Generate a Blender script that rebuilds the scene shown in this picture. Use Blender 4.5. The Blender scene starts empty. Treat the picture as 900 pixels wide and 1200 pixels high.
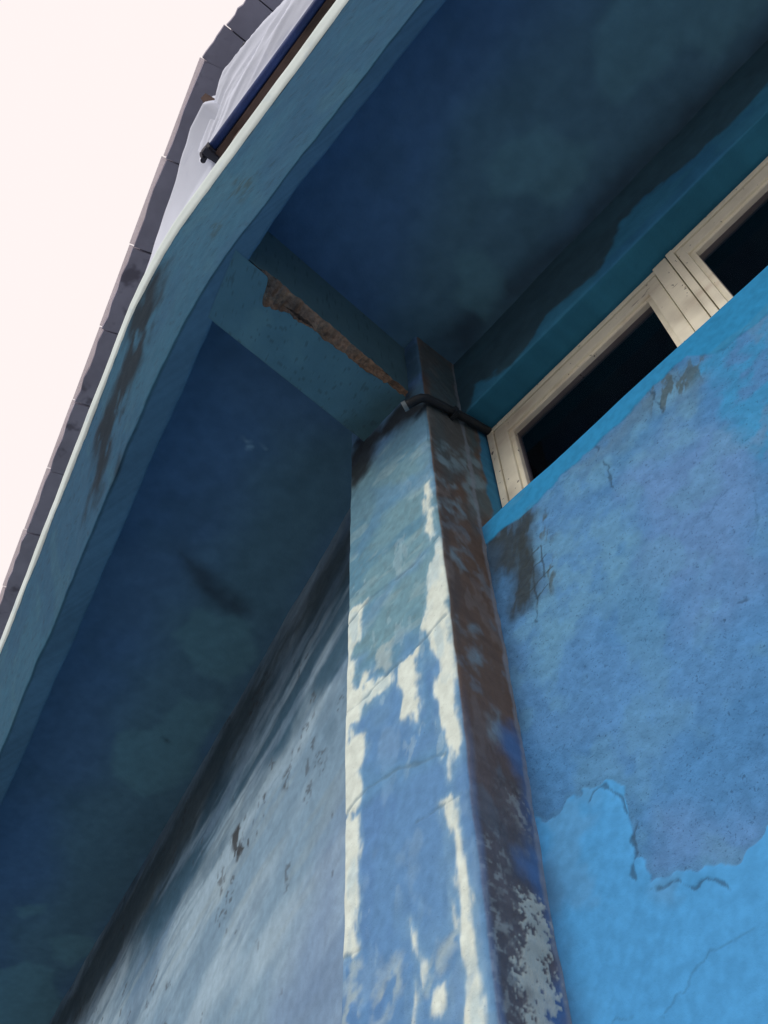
import bpy, bmesh, math
import numpy as np
from mathutils import Matrix, Vector

# ------------------------------------------------------------------ camera, sky, sun, exposure
SC = bpy.context.scene
COL = SC.collection
R = math.radians
H0 = 1.5                                    # eye height; building heights below are relative to the eye
cam_d = bpy.data.cameras.new('camera'); cam = bpy.data.objects.new('camera', cam_d); COL.objects.link(cam)
fwd = Vector((-0.41193557, 0.3718681, 0.83187932)); rgt = Vector((0.64842467, 0.76103894, -0.01910964)); upv = Vector((0.64019882, -0.53153914, 0.55462746))
m = Matrix.Identity(4)
for i in range(3):
    m[i][0] = rgt[i]; m[i][1] = upv[i]; m[i][2] = -fwd[i]
m[2][3] = H0
cam.matrix_world = m
cam_d.sensor_fit = 'VERTICAL'; cam_d.sensor_height = 36.0; cam_d.lens = 34.5
cam_d.clip_start = 0.02; cam_d.clip_end = 2000
SC.camera = cam

SUN_EL, SUN_AZ = 20.0, 184.0                # azimuth clockwise from +Y: out in the street, facing the wall
w = bpy.data.worlds.new('World'); SC.world = w; w.use_nodes = True
nt = w.node_tree; nt.nodes.clear()
wo = nt.nodes.new('ShaderNodeOutputWorld'); bg = nt.nodes.new('ShaderNodeBackground'); sky = nt.nodes.new('ShaderNodeTexSky')
sky.sky_type = 'NISHITA'; sky.sun_disc = False; sky.sun_elevation = R(SUN_EL); sky.sun_rotation = R(SUN_AZ)
sky.air_density = 1.0; sky.dust_density = 3.0
mx = nt.nodes.new('ShaderNodeMix'); mx.data_type = 'RGBA'; mx.inputs[0].default_value = 0.93   # bright cloud veil over the sky
mx.inputs[7].default_value = (8.95, 8.1, 7.92, 1)
nt.links.new(sky.outputs[0], mx.inputs[6]); nt.links.new(mx.outputs[2], bg.inputs[0])
bg.inputs[1].default_value = 0.12
nt.links.new(bg.outputs[0], wo.inputs[0])

sl = bpy.data.lights.new('sun', 'SUN'); sun = bpy.data.objects.new('sun', sl); COL.objects.link(sun)
sl.energy = 1.3; sl.angle = R(28); sl.color = (1.0, 0.95, 0.9)
az = R(SUN_AZ); el = R(SUN_EL)
sdir = Vector((math.sin(az) * math.cos(el), math.cos(az) * math.cos(el), math.sin(el)))
sun.rotation_euler = sdir.to_track_quat('Z', 'Y').to_euler(); sun.location = sdir * 30

SC.render.engine = 'CYCLES'
SC.cycles.max_bounces = 6; SC.cycles.diffuse_bounces = 4; SC.cycles.glossy_bounces = 3; SC.cycles.transparent_max_bounces = 6
vs = SC.view_settings
vs.view_transform = 'Standard'; vs.look = 'None'; vs.exposure = 0.0; vs.gamma = 1.0; vs.use_curve_mapping = False

# ------------------------------------------------------------------ measured outlines (metres, in the plane of each surface)
TAB = {
    'pf_white': [[(-1.157, 1.77), (-1.132, 1.765), (-1.107, 1.772), (-1.073, 1.759), (-1.095, 1.73), (-1.106, 1.684), (-1.1, 1.642), (-1.127, 1.617), (-1.115, 1.579), (-1.128, 1.525), (-1.111, 1.491), (-1.092, 1.534), (-1.067, 1.52), (-1.078, 1.484), (-1.068, 1.463), (-1.025, 1.465), (-0.993, 1.459), (-1.003, 1.422), (-1.026, 1.413), (-1.06, 1.416), (-1.092, 1.422), (-1.097, 1.398), (-1.124, 1.399), (-1.124, 1.358), (-1.084, 1.342), (-1.095, 1.289), (-1.107, 1.266), (-1.095, 1.198), (-1.124, 1.184), (-1.146, 1.19), (-1.206, 1.228), (-1.237, 1.844)], [(-1.206, 1.226), (-1.149, 1.19), (-1.114, 1.158), (-1.109, 1.113), (-1.108, 1.035), (-1.11, 0.956), (-1.112, 0.909), (-1.14, 0.905), (-1.192, 0.952)], [(-0.977, 1.463), (-0.947, 1.454), (-0.921, 1.457), (-0.922, 1.38), (-0.933, 1.366), (-0.925, 1.314), (-0.935, 1.268), (-0.952, 1.302), (-0.98, 1.302), (-0.99, 1.314), (-0.972, 1.363), (-0.98, 1.404)], [(-0.865, 1.981), (-0.843, 1.984), (-0.844, 1.846), (-0.846, 1.755), (-0.861, 1.751), (-0.874, 1.795), (-0.865, 1.87)], [(-0.855, 1.694), (-0.837, 1.738), (-0.822, 1.691), (-0.825, 1.52), (-0.825, 1.369), (-0.833, 1.242), (-0.836, 1.184), (-0.845, 1.114), (-0.855, 1.094), (-0.862, 1.144), (-0.875, 1.144), (-0.868, 1.171), (-0.878, 1.215), (-0.886, 1.246), (-0.886, 1.295), (-0.871, 1.338), (-0.881, 1.405), (-0.88, 1.441), (-0.894, 1.479), (-0.912, 1.508), (-0.89, 1.528), (-0.877, 1.598)], [(-0.889, 1.046), (-0.868, 1.05), (-0.855, 1.032), (-0.85, 0.949), (-0.85, 0.862), (-0.848, 0.769), (-0.85, 0.676), (-0.85, 0.634), (-0.913, 0.659), (-0.877, 0.711), (-0.868, 0.73), (-0.867, 0.76), (-0.873, 0.781), (-0.873, 0.807), (-0.876, 0.828), (-0.877, 0.862), (-0.872, 0.932), (-0.879, 0.99)], [(-0.938, 0.738), (-0.923, 0.755), (-0.905, 0.761), (-0.906, 0.735), (-0.923, 0.717), (-0.938, 0.726)], [(-0.983, 0.9), (-0.978, 0.897), (-0.97, 0.866), (-0.966, 0.837), (-0.96, 0.797), (-0.956, 0.783), (-0.96, 0.77), (-0.967, 0.798), (-0.975, 0.842)], [(-0.998, 0.693), (-0.98, 0.794), (-0.971, 0.771), (-0.969, 0.682)], [(-1.086, 1.491), (-1.059, 1.493), (-1.051, 1.462), (-1.078, 1.454)]],
    'pf_grey': [[(-0.951, 0.793), (-0.928, 0.808), (-0.886, 0.816), (-0.866, 0.809), (-0.871, 0.774), (-0.897, 0.795), (-0.924, 0.793), (-0.946, 0.772)], [(-1.055, 1.569), (-1.0, 1.553), (-0.993, 1.476), (-1.038, 1.452), (-1.059, 1.493)], [(-1.142, 0.9), (-1.114, 0.887), (-1.107, 0.839), (-1.114, 0.74), (-1.152, 0.755)], [(-1.063, 0.819), (-1.034, 0.832), (-1.005, 0.832), (-1.01, 0.795), (-1.035, 0.781), (-1.054, 0.777)]],
    'pf_pale': [[(-1.268, 2.464), (-1.072, 2.345), (-0.931, 2.274), (-0.817, 2.209), (-0.818, 1.961), (-0.819, 1.719), (-0.825, 1.52), (-0.85, 1.427), (-0.894, 1.479), (-0.942, 1.535), (-0.991, 1.513), (-1.051, 1.487), (-1.092, 1.495), (-1.106, 1.559), (-1.225, 1.603)]],
    'pf_brown': [[(-0.889, 2.501), (-0.815, 2.349), (-0.818, 2.314), (-0.874, 2.347), (-0.926, 2.362), (-0.979, 2.387), (-1.034, 2.422), (-1.046, 2.335), (-1.083, 2.313), (-1.124, 2.297), (-1.166, 2.348), (-1.189, 2.495), (-1.118, 2.501), (-1.098, 2.54), (-1.014, 2.46), (-0.938, 2.49)]],
    'pf_joint': [[(-1.147, 1.449), (-1.078, 1.447), (-0.993, 1.459), (-0.921, 1.464), (-0.837, 1.473)], [(-1.147, 1.727), (-1.061, 1.747), (-0.973, 1.738), (-0.902, 1.728), (-0.839, 1.74)], [(-1.154, 1.191), (-1.08, 1.208), (-0.997, 1.201), (-0.875, 1.146)], [(-0.951, 1.051), (-0.849, 1.043)], [(-1.15, 0.909), (-1.103, 0.905)]],
    'pf_blue': [[(-1.048, 2.204), (-0.94, 2.088), (-0.831, 2.023), (-0.83, 1.992), (-0.928, 2.011), (-0.992, 2.017), (-1.091, 1.979), (-1.114, 1.996), (-1.04, 2.073)], [(-1.146, 1.712), (-1.046, 1.733), (-0.901, 1.736), (-0.845, 1.734), (-0.843, 1.706), (-0.893, 1.691), (-0.971, 1.708), (-1.048, 1.668), (-1.092, 1.642)], [(-0.971, 1.495), (-0.894, 1.479), (-0.882, 1.418), (-0.894, 1.335), (-0.889, 1.265), (-0.903, 1.234), (-0.924, 1.26), (-0.917, 1.353)], [(-1.11, 1.268), (-0.985, 1.212), (-0.872, 1.171), (-0.864, 1.127), (-0.987, 1.174), (-1.08, 1.179)]],
    'pr_teal': [[(0.914, 2.83), (1.072, 2.928), (1.08, 2.473), (1.118, 2.026), (1.045, 1.877), (1.013, 1.925), (1.014, 2.08), (1.014, 2.129), (0.932, 2.026), (0.93, 2.247), (0.919, 2.338)]],
    'pr_pale': [[(0.926, 2.152), (0.957, 2.21), (0.993, 2.205), (1.016, 2.144), (0.974, 2.087), (0.925, 2.047)], [(1.034, 2.251), (1.097, 2.297), (1.09, 2.117), (1.051, 1.962), (1.034, 1.983), (1.024, 2.09)], [(0.934, 2.016), (0.966, 2.062), (0.973, 2.018), (0.947, 1.979)], [(0.923, 1.875), (0.982, 1.969), (1.001, 1.896), (0.954, 1.834)], [(0.927, 1.695), (0.97, 1.749), (0.974, 1.675), (0.953, 1.642)], [(0.958, 1.393), (0.972, 1.415), (0.979, 1.381), (0.961, 1.364)], [(0.938, 1.47), (0.977, 1.489), (0.98, 1.476), (0.941, 1.451)], [(0.968, 1.233), (1.01, 1.269), (1.01, 1.208), (0.978, 1.175)]],
    'pr_jamb': [[(1.129, 2.584), (1.152, 2.507), (1.175, 2.081), (1.158, 1.916), (1.108, 1.872), (1.108, 2.075), (1.108, 2.287)]],
    'pr_blue': [[(1.04, 1.256), (1.115, 1.199), (1.08, 0.678), (1.013, 0.657), (1.024, 0.753), (1.033, 0.833), (1.027, 0.886), (1.011, 0.923), (1.038, 1.031), (1.031, 1.096), (1.009, 1.139)]],
    'pr_peel': [[(0.981, 0.866), (1.007, 0.892), (1.026, 0.864), (1.038, 0.856), (1.018, 0.788), (1.02, 0.751), (1.003, 0.654), (0.947, 0.636), (0.964, 0.743), (0.963, 0.779), (0.976, 0.823)]],
    'pr_speck': [[(0.913, 0.922), (0.971, 0.973), (0.993, 0.945), (0.996, 0.873), (0.947, 0.636), (0.905, 0.622), (0.905, 0.721), (0.907, 0.808)], [(0.98, 1.087), (1.02, 1.09), (1.036, 1.038), (1.016, 0.995), (0.995, 1.025)]],
    'rw_paint': [[(-0.962, 1.089), (-0.855, 1.068), (-0.806, 1.046), (-0.769, 1.042), (-0.727, 1.039), (-0.68, 1.043), (-0.653, 1.013), (-0.641, 0.973), (-0.64, 0.933), (-0.647, 0.9), (-0.648, 0.865), (-0.644, 0.841), (-0.617, 0.831), (-0.597, 0.824), (-0.56, 0.806), (-0.537, 0.793), (-0.511, 0.795), (-0.491, 0.804), (-0.46, 0.812), (-0.35, 0.798), (-0.501, 0.489), (-1.02, 0.679)]],
    'rw_band': [[(-0.903, 1.911), (-0.849, 1.958), (0.018, 1.934), (0.328, 1.915), (0.208, 1.689), (-0.055, 1.764), (-0.135, 1.769), (-0.185, 1.796), (-0.226, 1.848), (-0.332, 1.842), (-0.51, 1.835), (-0.698, 1.825), (-0.831, 1.837), (-0.868, 1.839)]],
    'rw_bright': [[(-0.226, 1.848), (-0.185, 1.796), (-0.057, 1.76), (0.037, 1.707), (0.075, 1.671), (-0.116, 1.279), (-0.216, 1.399), (-0.198, 1.457), (-0.198, 1.516), (-0.218, 1.611), (-0.221, 1.684), (-0.216, 1.752)]],
    'rw_pale': [[(-0.698, 1.822), (-0.614, 1.808), (-0.498, 1.769), (-0.427, 1.764), (-0.338, 1.786), (-0.242, 1.834), (-0.223, 1.823), (-0.23, 1.774), (-0.296, 1.743), (-0.364, 1.707), (-0.294, 1.686), (-0.258, 1.669), (-0.263, 1.625), (-0.333, 1.637), (-0.413, 1.66), (-0.511, 1.718), (-0.623, 1.768), (-0.688, 1.769)], [(-0.73, 1.725), (-0.655, 1.739), (-0.493, 1.616), (-0.493, 1.47), (-0.604, 1.377), (-0.739, 1.354), (-0.781, 1.488)]],
    'rw_lav': [[(-0.448, 1.655), (-0.302, 1.663), (-0.214, 1.571), (-0.202, 1.461), (-0.225, 1.378), (-0.317, 1.149), (-0.387, 1.134), (-0.429, 1.303), (-0.462, 1.437)], [(-0.637, 0.866), (-0.584, 0.906), (-0.511, 0.86), (-0.467, 0.861), (-0.46, 0.828), (-0.503, 0.808), (-0.539, 0.806)]],
    'rw_grey': [[(-0.631, 1.847), (-0.505, 1.833), (-0.334, 1.837), (-0.242, 1.834), (-0.214, 1.73), (-0.247, 1.67), (-0.315, 1.753), (-0.406, 1.754), (-0.498, 1.769)]],
    'rw_stain': [[(-0.854, 1.841), (-0.83, 1.846), (-0.741, 1.843), (-0.697, 1.827), (-0.698, 1.755), (-0.71, 1.672), (-0.715, 1.575), (-0.73, 1.548), (-0.752, 1.536), (-0.777, 1.548), (-0.772, 1.616), (-0.775, 1.685), (-0.795, 1.718), (-0.821, 1.694), (-0.84, 1.745)]],
    'rw_stain2': [[(-0.698, 1.822), (-0.652, 1.752), (-0.672, 1.662), (-0.672, 1.574), (-0.703, 1.521), (-0.745, 1.522), (-0.748, 1.593)], [(-0.264, 1.869), (-0.221, 1.818), (-0.239, 1.768), (-0.292, 1.755), (-0.319, 1.776), (-0.326, 1.825)]],
    'rw_crack': [[(-0.323, 1.84), (-0.324, 1.81), (-0.319, 1.788), (-0.317, 1.748)], [(-0.486, 1.832), (-0.483, 1.796), (-0.483, 1.768), (-0.48, 1.729), (-0.482, 1.697), (-0.482, 1.649)], [(-0.724, 1.556), (-0.73, 1.515), (-0.735, 1.478)], [(-0.717, 1.026), (-0.682, 1.033), (-0.665, 1.005), (-0.655, 0.966), (-0.645, 0.936), (-0.657, 0.914), (-0.661, 0.89), (-0.67, 0.871), (-0.67, 0.85), (-0.662, 0.825)], [(-0.661, 0.829), (-0.642, 0.825), (-0.616, 0.813), (-0.602, 0.811), (-0.585, 0.798), (-0.564, 0.796), (-0.548, 0.783), (-0.534, 0.771)], [(-0.357, 1.177), (-0.341, 1.168)]],
    'rw_crack2': [[(-0.097, 1.775), (-0.116, 1.775), (-0.135, 1.769), (-0.158, 1.775), (-0.185, 1.796)], [(-0.277, 1.421), (-0.304, 1.414), (-0.336, 1.404), (-0.366, 1.399), (-0.396, 1.397)], [(-0.681, 0.665), (-0.659, 0.68), (-0.645, 0.688), (-0.621, 0.699), (-0.594, 0.709)], [(-0.594, 0.709), (-0.574, 0.698), (-0.56, 0.698), (-0.535, 0.697), (-0.504, 0.695)], [(-0.765, 0.694), (-0.732, 0.684), (-0.706, 0.674), (-0.683, 0.659)], [(-0.698, 1.822), (-0.613, 1.811), (-0.567, 1.811), (-0.507, 1.827), (-0.429, 1.84), (-0.369, 1.838)], [(-0.234, 1.389), (-0.262, 1.318), (-0.294, 1.257)]],
    'rw_scratch': [[(-0.725, 1.622), (-0.677, 1.638)], [(-0.735, 1.574), (-0.673, 1.592)], [(-0.727, 1.54), (-0.689, 1.552)], [(-0.733, 1.66), (-0.689, 1.675)], [(-0.707, 1.685), (-0.725, 1.538)], [(-0.684, 1.675), (-0.695, 1.58)], [(-0.755, 1.6), (-0.723, 1.608)]],
    'lw_dark': [[(1.55, 2.657), (1.711, 2.719), (2.519, 2.805), (3.508, 2.789), (5.113, 2.806), (5.518, 2.791), (4.508, 2.312), (3.821, 2.331), (3.093, 2.351), (2.863, 2.437), (2.527, 2.409), (2.241, 2.481), (1.894, 2.47), (1.671, 2.436)]],
    'lw_mid': [[(1.553, 2.423), (2.123, 2.41), (2.527, 2.409), (2.863, 2.437), (3.212, 2.412), (3.728, 2.353), (3.237, 2.173), (2.866, 2.215), (2.431, 2.183), (2.084, 2.145), (1.834, 2.096), (1.663, 2.071)]],
    'lw_blot': [[(2.32, 2.069), (2.277, 2.056), (2.262, 1.986), (2.295, 1.984), (2.334, 2.04)], [(2.519, 2.026), (2.425, 1.992), (2.357, 1.913), (2.375, 1.88), (2.467, 1.942), (2.545, 1.97), (2.573, 2.015)], [(2.079, 1.988), (2.039, 1.966), (2.046, 1.93)]],
    'lw_lav': [[(1.606, 1.444), (1.603, 0.933), (2.132, 1.184), (2.066, 1.355), (1.875, 1.397), (1.739, 1.445)]],
    'so_light': [[(-0.331, 0.695), (-0.229, 0.694), (-0.172, 0.737), (-0.154, 0.817), (-0.116, 0.915), (-0.183, 0.979), (-0.252, 0.972), (-0.3, 0.934), (-0.354, 0.851), (-0.375, 0.77)], [(-0.631, 0.874), (-0.559, 0.859), (-0.509, 0.898), (-0.522, 0.963), (-0.579, 1.019), (-0.663, 1.046), (-0.685, 0.977), (-0.67, 0.91)], [(0.076, 0.74), (0.173, 0.7), (0.266, 0.661), (0.513, 0.893), (0.466, 0.955), (0.349, 1.0), (0.254, 1.014), (0.208, 0.928), (0.114, 0.865), (0.035, 0.887), (0.027, 0.844)], [(-2.137, 0.973), (-2.306, 1.012), (-2.361, 1.125), (-2.395, 1.348), (-2.183, 1.294), (-2.058, 1.183)], [(-2.889, 1.116), (-2.761, 1.234), (-2.57, 1.208), (-2.464, 1.336), (-2.744, 1.449), (-2.98, 1.483), (-3.115, 1.402), (-3.092, 1.263)], [(-4.28, 1.601), (-4.157, 1.645), (-4.119, 1.747), (-4.275, 1.832), (-4.446, 1.814), (-4.427, 1.699)], [(-4.499, 1.609), (-4.518, 1.761), (-4.759, 1.948), (-5.072, 2.078), (-5.293, 1.799), (-4.7, 1.533)], [(-4.16, 1.377), (-4.057, 1.452), (-4.102, 1.5), (-4.211, 1.449)]],
    'so_dark': [[(-1.974, 0.826), (-1.96, 0.961), (-2.015, 1.171), (-2.094, 1.151), (-2.065, 1.017), (-2.081, 0.935)], [(-0.822, 0.943), (-0.797, 1.063), (-0.493, 1.059), (-0.047, 1.086), (0.348, 1.11), (0.405, 1.035), (0.066, 1.026), (-0.213, 1.018), (-0.498, 0.992), (-0.685, 0.977)]],
    'so_teal': [[(-0.899, 0.941), (-1.48, 1.139), (-2.311, 1.38), (-4.907, 2.019), (-6.068, 2.315), (-6.248, 2.085), (-3.707, 1.296), (-2.858, 1.077), (-2.23, 0.942), (-1.722, 0.848), (-1.396, 0.82), (-1.139, 0.933), (-0.864, 0.807), (-0.616, 0.693), (-0.312, 0.612), (-0.011, 0.638), (0.263, 0.6), (0.652, 1.057), (0.585, 1.154), (-0.763, 1.104)]],
    'so_hair': [[(-2.796, 1.245), (-2.792, 1.295), (-2.797, 1.368)]],
    'so_scuff': [[(-1.447, 0.719), (-1.428, 0.757), (-1.438, 0.81), (-1.467, 0.81), (-1.463, 0.765), (-1.476, 0.734)]],
    'li_paint': [[(-0.912, 2.417), (-0.788, 2.495), (-0.764, 2.567), (-0.624, 2.482), (-0.555, 2.494), (-0.479, 2.545), (-0.356, 2.523), (-0.28, 2.514), (-0.215, 2.584), (-0.175, 2.635), (-0.104, 2.646), (-0.001, 2.601), (0.077, 2.579), (0.29, 2.575), (0.528, 2.552), (0.341, 2.174), (0.097, 2.354), (-0.815, 2.112)]],
    'fl_stain': [[(1.488, 3.357), (1.322, 3.143), (1.302, 2.936), (1.373, 2.866), (1.451, 2.783), (1.582, 2.836), (1.66, 2.751), (1.757, 2.694), (1.839, 2.664), (1.901, 2.608), (1.982, 2.729), (1.937, 2.862), (1.983, 3.052), (1.84, 3.065), (1.702, 3.078), (1.618, 3.174), (1.579, 3.327)], [(1.658, 2.495), (1.603, 2.361), (1.631, 2.337), (1.687, 2.469)]],
    'fr_spot': [[(-0.882, 3.021), (-0.822, 2.936), (-0.769, 2.77), (-0.779, 2.698), (-0.83, 2.782), (-0.878, 2.93)], [(-0.979, 2.896), (-0.931, 2.824), (-0.907, 2.697), (-0.937, 2.726)]],
    'spall_low': [(0.489, -0.07), (0.459, -0.053), (0.387, -0.043), (0.308, -0.047), (0.218, -0.043), (0.104, -0.027), (-0.006, -0.01)],
    'spall_up': [(0.539, -0.001), (0.492, 0.013), (0.413, 0.006), (0.315, -0.003), (0.193, -0.0), (0.083, 0.003), (0.016, 0.002)],
}

# ------------------------------------------------------------------ helpers
def lin(v):
    v = v / 255.0
    return v / 12.92 if v <= 0.04045 else ((v + 0.055) / 1.055) ** 2.4
def col(r, g, b, k=1.0):
    return (min(0.85, lin(r) * k * .95), min(0.85, lin(g) * k * 1.06), min(0.85, lin(b) * k * 1.08), 1.0)   # the cloud light is a little pink

_TBL = np.random.default_rng(11).random((512, 512)).astype(np.float32)
def noise2(X, Y, seed=0):
    """value noise from a lattice table, 0..1"""
    X = X + seed * 37.17; Y = Y + seed * 71.93
    ix = np.floor(X); iy = np.floor(Y); fx = (X - ix).astype(np.float32); fy = (Y - iy).astype(np.float32)
    ix = ix.astype(np.int32) & 511; iy = iy.astype(np.int32) & 511; jx = (ix + 1) & 511; jy = (iy + 1) & 511
    fx = fx * fx * (3 - 2 * fx); fy = fy * fy * (3 - 2 * fy)
    a = _TBL[ix, iy]; b = _TBL[jx, iy]; c = _TBL[ix, jy]; d = _TBL[jx, jy]
    return a + (b - a) * fx + (c - a) * fy + (a - b - c + d) * fx * fy
def vnoise(p, scale, seed=0):
    """noise over an (N,3) array of points (sheared lattice, so no plane sees it repeat)"""
    p = np.asarray(p, float) * scale
    return noise2(p[:, 0] + .37 * p[:, 1] + .61 * p[:, 2], p[:, 1] * .93 - .29 * p[:, 0] + .79 * p[:, 2], seed)
def fbm(p, scale, seed=0, o=3):
    r = 0; a = 0.5
    for k in range(o):
        r = r + a * vnoise(p, scale * 2 ** k, seed + k); a *= 0.5
    return r / (1 - 0.5 ** o)

def seg_d(P, a, b):
    a = np.asarray(a, float); b = np.asarray(b, float); ab = b - a
    t = np.clip(((P - a) @ ab) / max(ab @ ab, 1e-12), 0, 1)
    return np.linalg.norm(P - a - t[:, None] * ab, axis=1)
def sdf(P, polys, cap=0.25):
    """signed distance (+ inside) to the union of polygons, metres"""
    best = np.full(len(P), -cap)
    for poly in polys:
        q = np.asarray(poly, float)
        sel = np.where(np.all((P > q.min(0) - cap) & (P < q.max(0) + cap), axis=1))[0]
        if not len(sel): continue
        X = P[sel]; d = np.full(len(sel), 9.0); ins = np.zeros(len(sel), bool)
        for a, b in zip(q, np.roll(q, -1, axis=0)):
            d = np.minimum(d, seg_d(X, a, b))
            c = (a[1] > X[:, 1]) != (b[1] > X[:, 1])
            xi = (b[0] - a[0]) * (X[:, 1] - a[1]) / (b[1] - a[1] + 1e-12) + a[0]
            ins ^= c & (X[:, 0] < xi)
        best[sel] = np.maximum(best[sel], np.where(ins, d, -d))
    return best
def ldf(P, lines, wdt, cap=0.1):
    """width minus distance to polylines (+ inside the stroke)"""
    best = np.full(len(P), -cap)
    for ln in lines:
        q = np.asarray(ln, float)
        sel = np.where(np.all((P > q.min(0) - cap) & (P < q.max(0) + cap), axis=1))[0]
        if not len(sel): continue
        X = P[sel]; d = np.full(len(sel), 9.0)
        for a, b in zip(q[:-1], q[1:]): d = np.minimum(d, seg_d(X, a, b))
        best[sel] = np.maximum(best[sel], wdt - d)
    return best

def empty(name, loc, label=None, cat=None, group=None):
    o = bpy.data.objects.new(name, None); COL.objects.link(o); o.location = loc; o.empty_display_size = 0.1
    if label: o['label'] = label
    if cat: o['category'] = cat
    if group: o['group'] = group
    return o
def root_loc(o):
    while o is not None and o.parent is not None: o = o.parent
    return np.array(o.location) if o is not None else np.zeros(3)
def add(name, verts, faces, mat, parent=None, smooth=False, attrs=None, origin=None, rel=True):
    """one mesh object; verts in scene metres with heights relative to the eye when rel"""
    V = np.array(verts, float).reshape(-1, 3)
    if rel: V[:, 2] += H0
    off = root_loc(parent) if parent is not None else np.array(origin if origin is not None else (0, 0, 0), float)
    V = V - off
    me = bpy.data.meshes.new(name)
    if isinstance(faces, np.ndarray):
        nf, k = faces.shape
        me.vertices.add(len(V)); me.vertices.foreach_set('co', V.astype(np.float32).ravel())
        me.loops.add(nf * k); me.loops.foreach_set('vertex_index', faces.astype(np.int32).ravel())
        me.polygons.add(nf); me.polygons.foreach_set('loop_start', np.arange(0, nf * k, k, dtype=np.int32))
        me.update(calc_edges=True)
    else: me.from_pydata(V.tolist(), [], [tuple(int(k) for k in f) for f in faces])
    if attrs:
        for k, a in attrs.items():
            at = me.attributes.new(k, 'FLOAT_COLOR', 'POINT')
            at.data.foreach_set('color', np.column_stack([a, np.ones(len(a)) if a.shape[1] == 3 else np.zeros((len(a), 0))]).astype(np.float32).ravel())
    if smooth: me.polygons.foreach_set('use_smooth', [True] * len(me.polygons))
    me.materials.append(mat); me.update()
    o = bpy.data.objects.new(name, me); COL.objects.link(o)
    if parent is not None: o.parent = parent
    else: o.location = off
    return o
def tag(o, label, cat, group=None, kind=None):
    if label: o['label'] = label
    if cat: o['category'] = cat
    if group: o['group'] = group
    if kind: o['kind'] = kind
    return o
def grid_faces(nu, nv, flip=False, base=0):
    i, j = np.meshgrid(np.arange(nu - 1), np.arange(nv - 1), indexing='ij')
    a = (i * nv + j).ravel() + base; b = a + nv; c = b + 1; d = a + 1
    return np.stack([a, d, c, b] if flip else [a, b, c, d], 1)
class MB:
    def __init__(s): s.v = []; s.f = []
    def box(s, x0, x1, y0, y1, z0, z1, b=0.0):
        if b <= 0:
            n = len(s.v)
            s.v += [(x0, y0, z0), (x1, y0, z0), (x1, y1, z0), (x0, y1, z0), (x0, y0, z1), (x1, y0, z1), (x1, y1, z1), (x0, y1, z1)]
            s.f += [(n, n+3, n+2, n+1), (n+4, n+5, n+6, n+7), (n, n+1, n+5, n+4), (n+1, n+2, n+6, n+5), (n+2, n+3, n+7, n+6), (n+3, n, n+4, n+7)]
            return s
        bm = bmesh.new(); bmesh.ops.create_cube(bm, size=1)
        for v in bm.verts: v.co = ((x0+x1)/2 + v.co.x*(x1-x0), (y0+y1)/2 + v.co.y*(y1-y0), (z0+z1)/2 + v.co.z*(z1-z0))
        bmesh.ops.bevel(bm, geom=bm.edges[:], offset=b, segments=2, affect='EDGES', profile=0.6)
        n = len(s.v); bm.verts.index_update()
        s.v += [tuple(v.co) for v in bm.verts]; s.f += [tuple(n + v.index for v in f.verts) for f in bm.faces]; bm.free()
        return s
    def tube(s, pts, r, seg=14, hollow=0.0, cap=True):
        pts = [np.array(p, float) for p in pts]; n0 = len(s.v); rings = []
        rs = r if isinstance(r, (list, tuple)) else [r] * len(pts)
        up = np.array([0.13, 0.21, 0.97])
        for k, p in enumerate(pts):
            t = pts[min(k+1, len(pts)-1)] - pts[max(k-1, 0)]; t /= np.linalg.norm(t)
            a = np.cross(t, up); a /= np.linalg.norm(a); b = np.cross(t, a)
            rings.append((p, a, b))
        for (p, a, b), rr in zip(rings, rs):
            for q in range(seg):
                an = 2 * math.pi * q / seg; s.v.append(tuple(p + rr * (math.cos(an) * a + math.sin(an) * b)))
        for k in range(len(pts) - 1):
            for q in range(seg):
                i = n0 + k*seg + q; j = n0 + k*seg + (q+1) % seg
                s.f.append((i, j, j+seg, i+seg))
        if hollow > 0:                      # open end: a wall and a bore at the last ring
            p, a, b = rings[-1]; t = pts[-1] - pts[-2]; t /= np.linalg.norm(t); n1 = len(s.v); last = n0 + (len(pts)-1)*seg
            for dep in (0.0, 0.03):
                for q in range(seg):
                    an = 2*math.pi*q/seg; s.v.append(tuple(p - t*dep + hollow*(math.cos(an)*a + math.sin(an)*b)))
            for q in range(seg):
                q2 = (q+1) % seg
                s.f.append((last+q, last+q2, n1+q2, n1+q)); s.f.append((n1+q, n1+q2, n1+seg+q2, n1+seg+q))
            s.f.append(tuple(n1+seg+q for q in range(seg)))
        elif cap: s.f.append(tuple(n0 + (len(pts)-1)*seg + q for q in range(seg)))
        if cap: s.f.append(tuple(n0 + seg - 1 - q for q in range(seg)))
        return s
    def build(s, name, mat, parent=None, **k): return add(name, s.v, s.f, mat, parent, **k)

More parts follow.
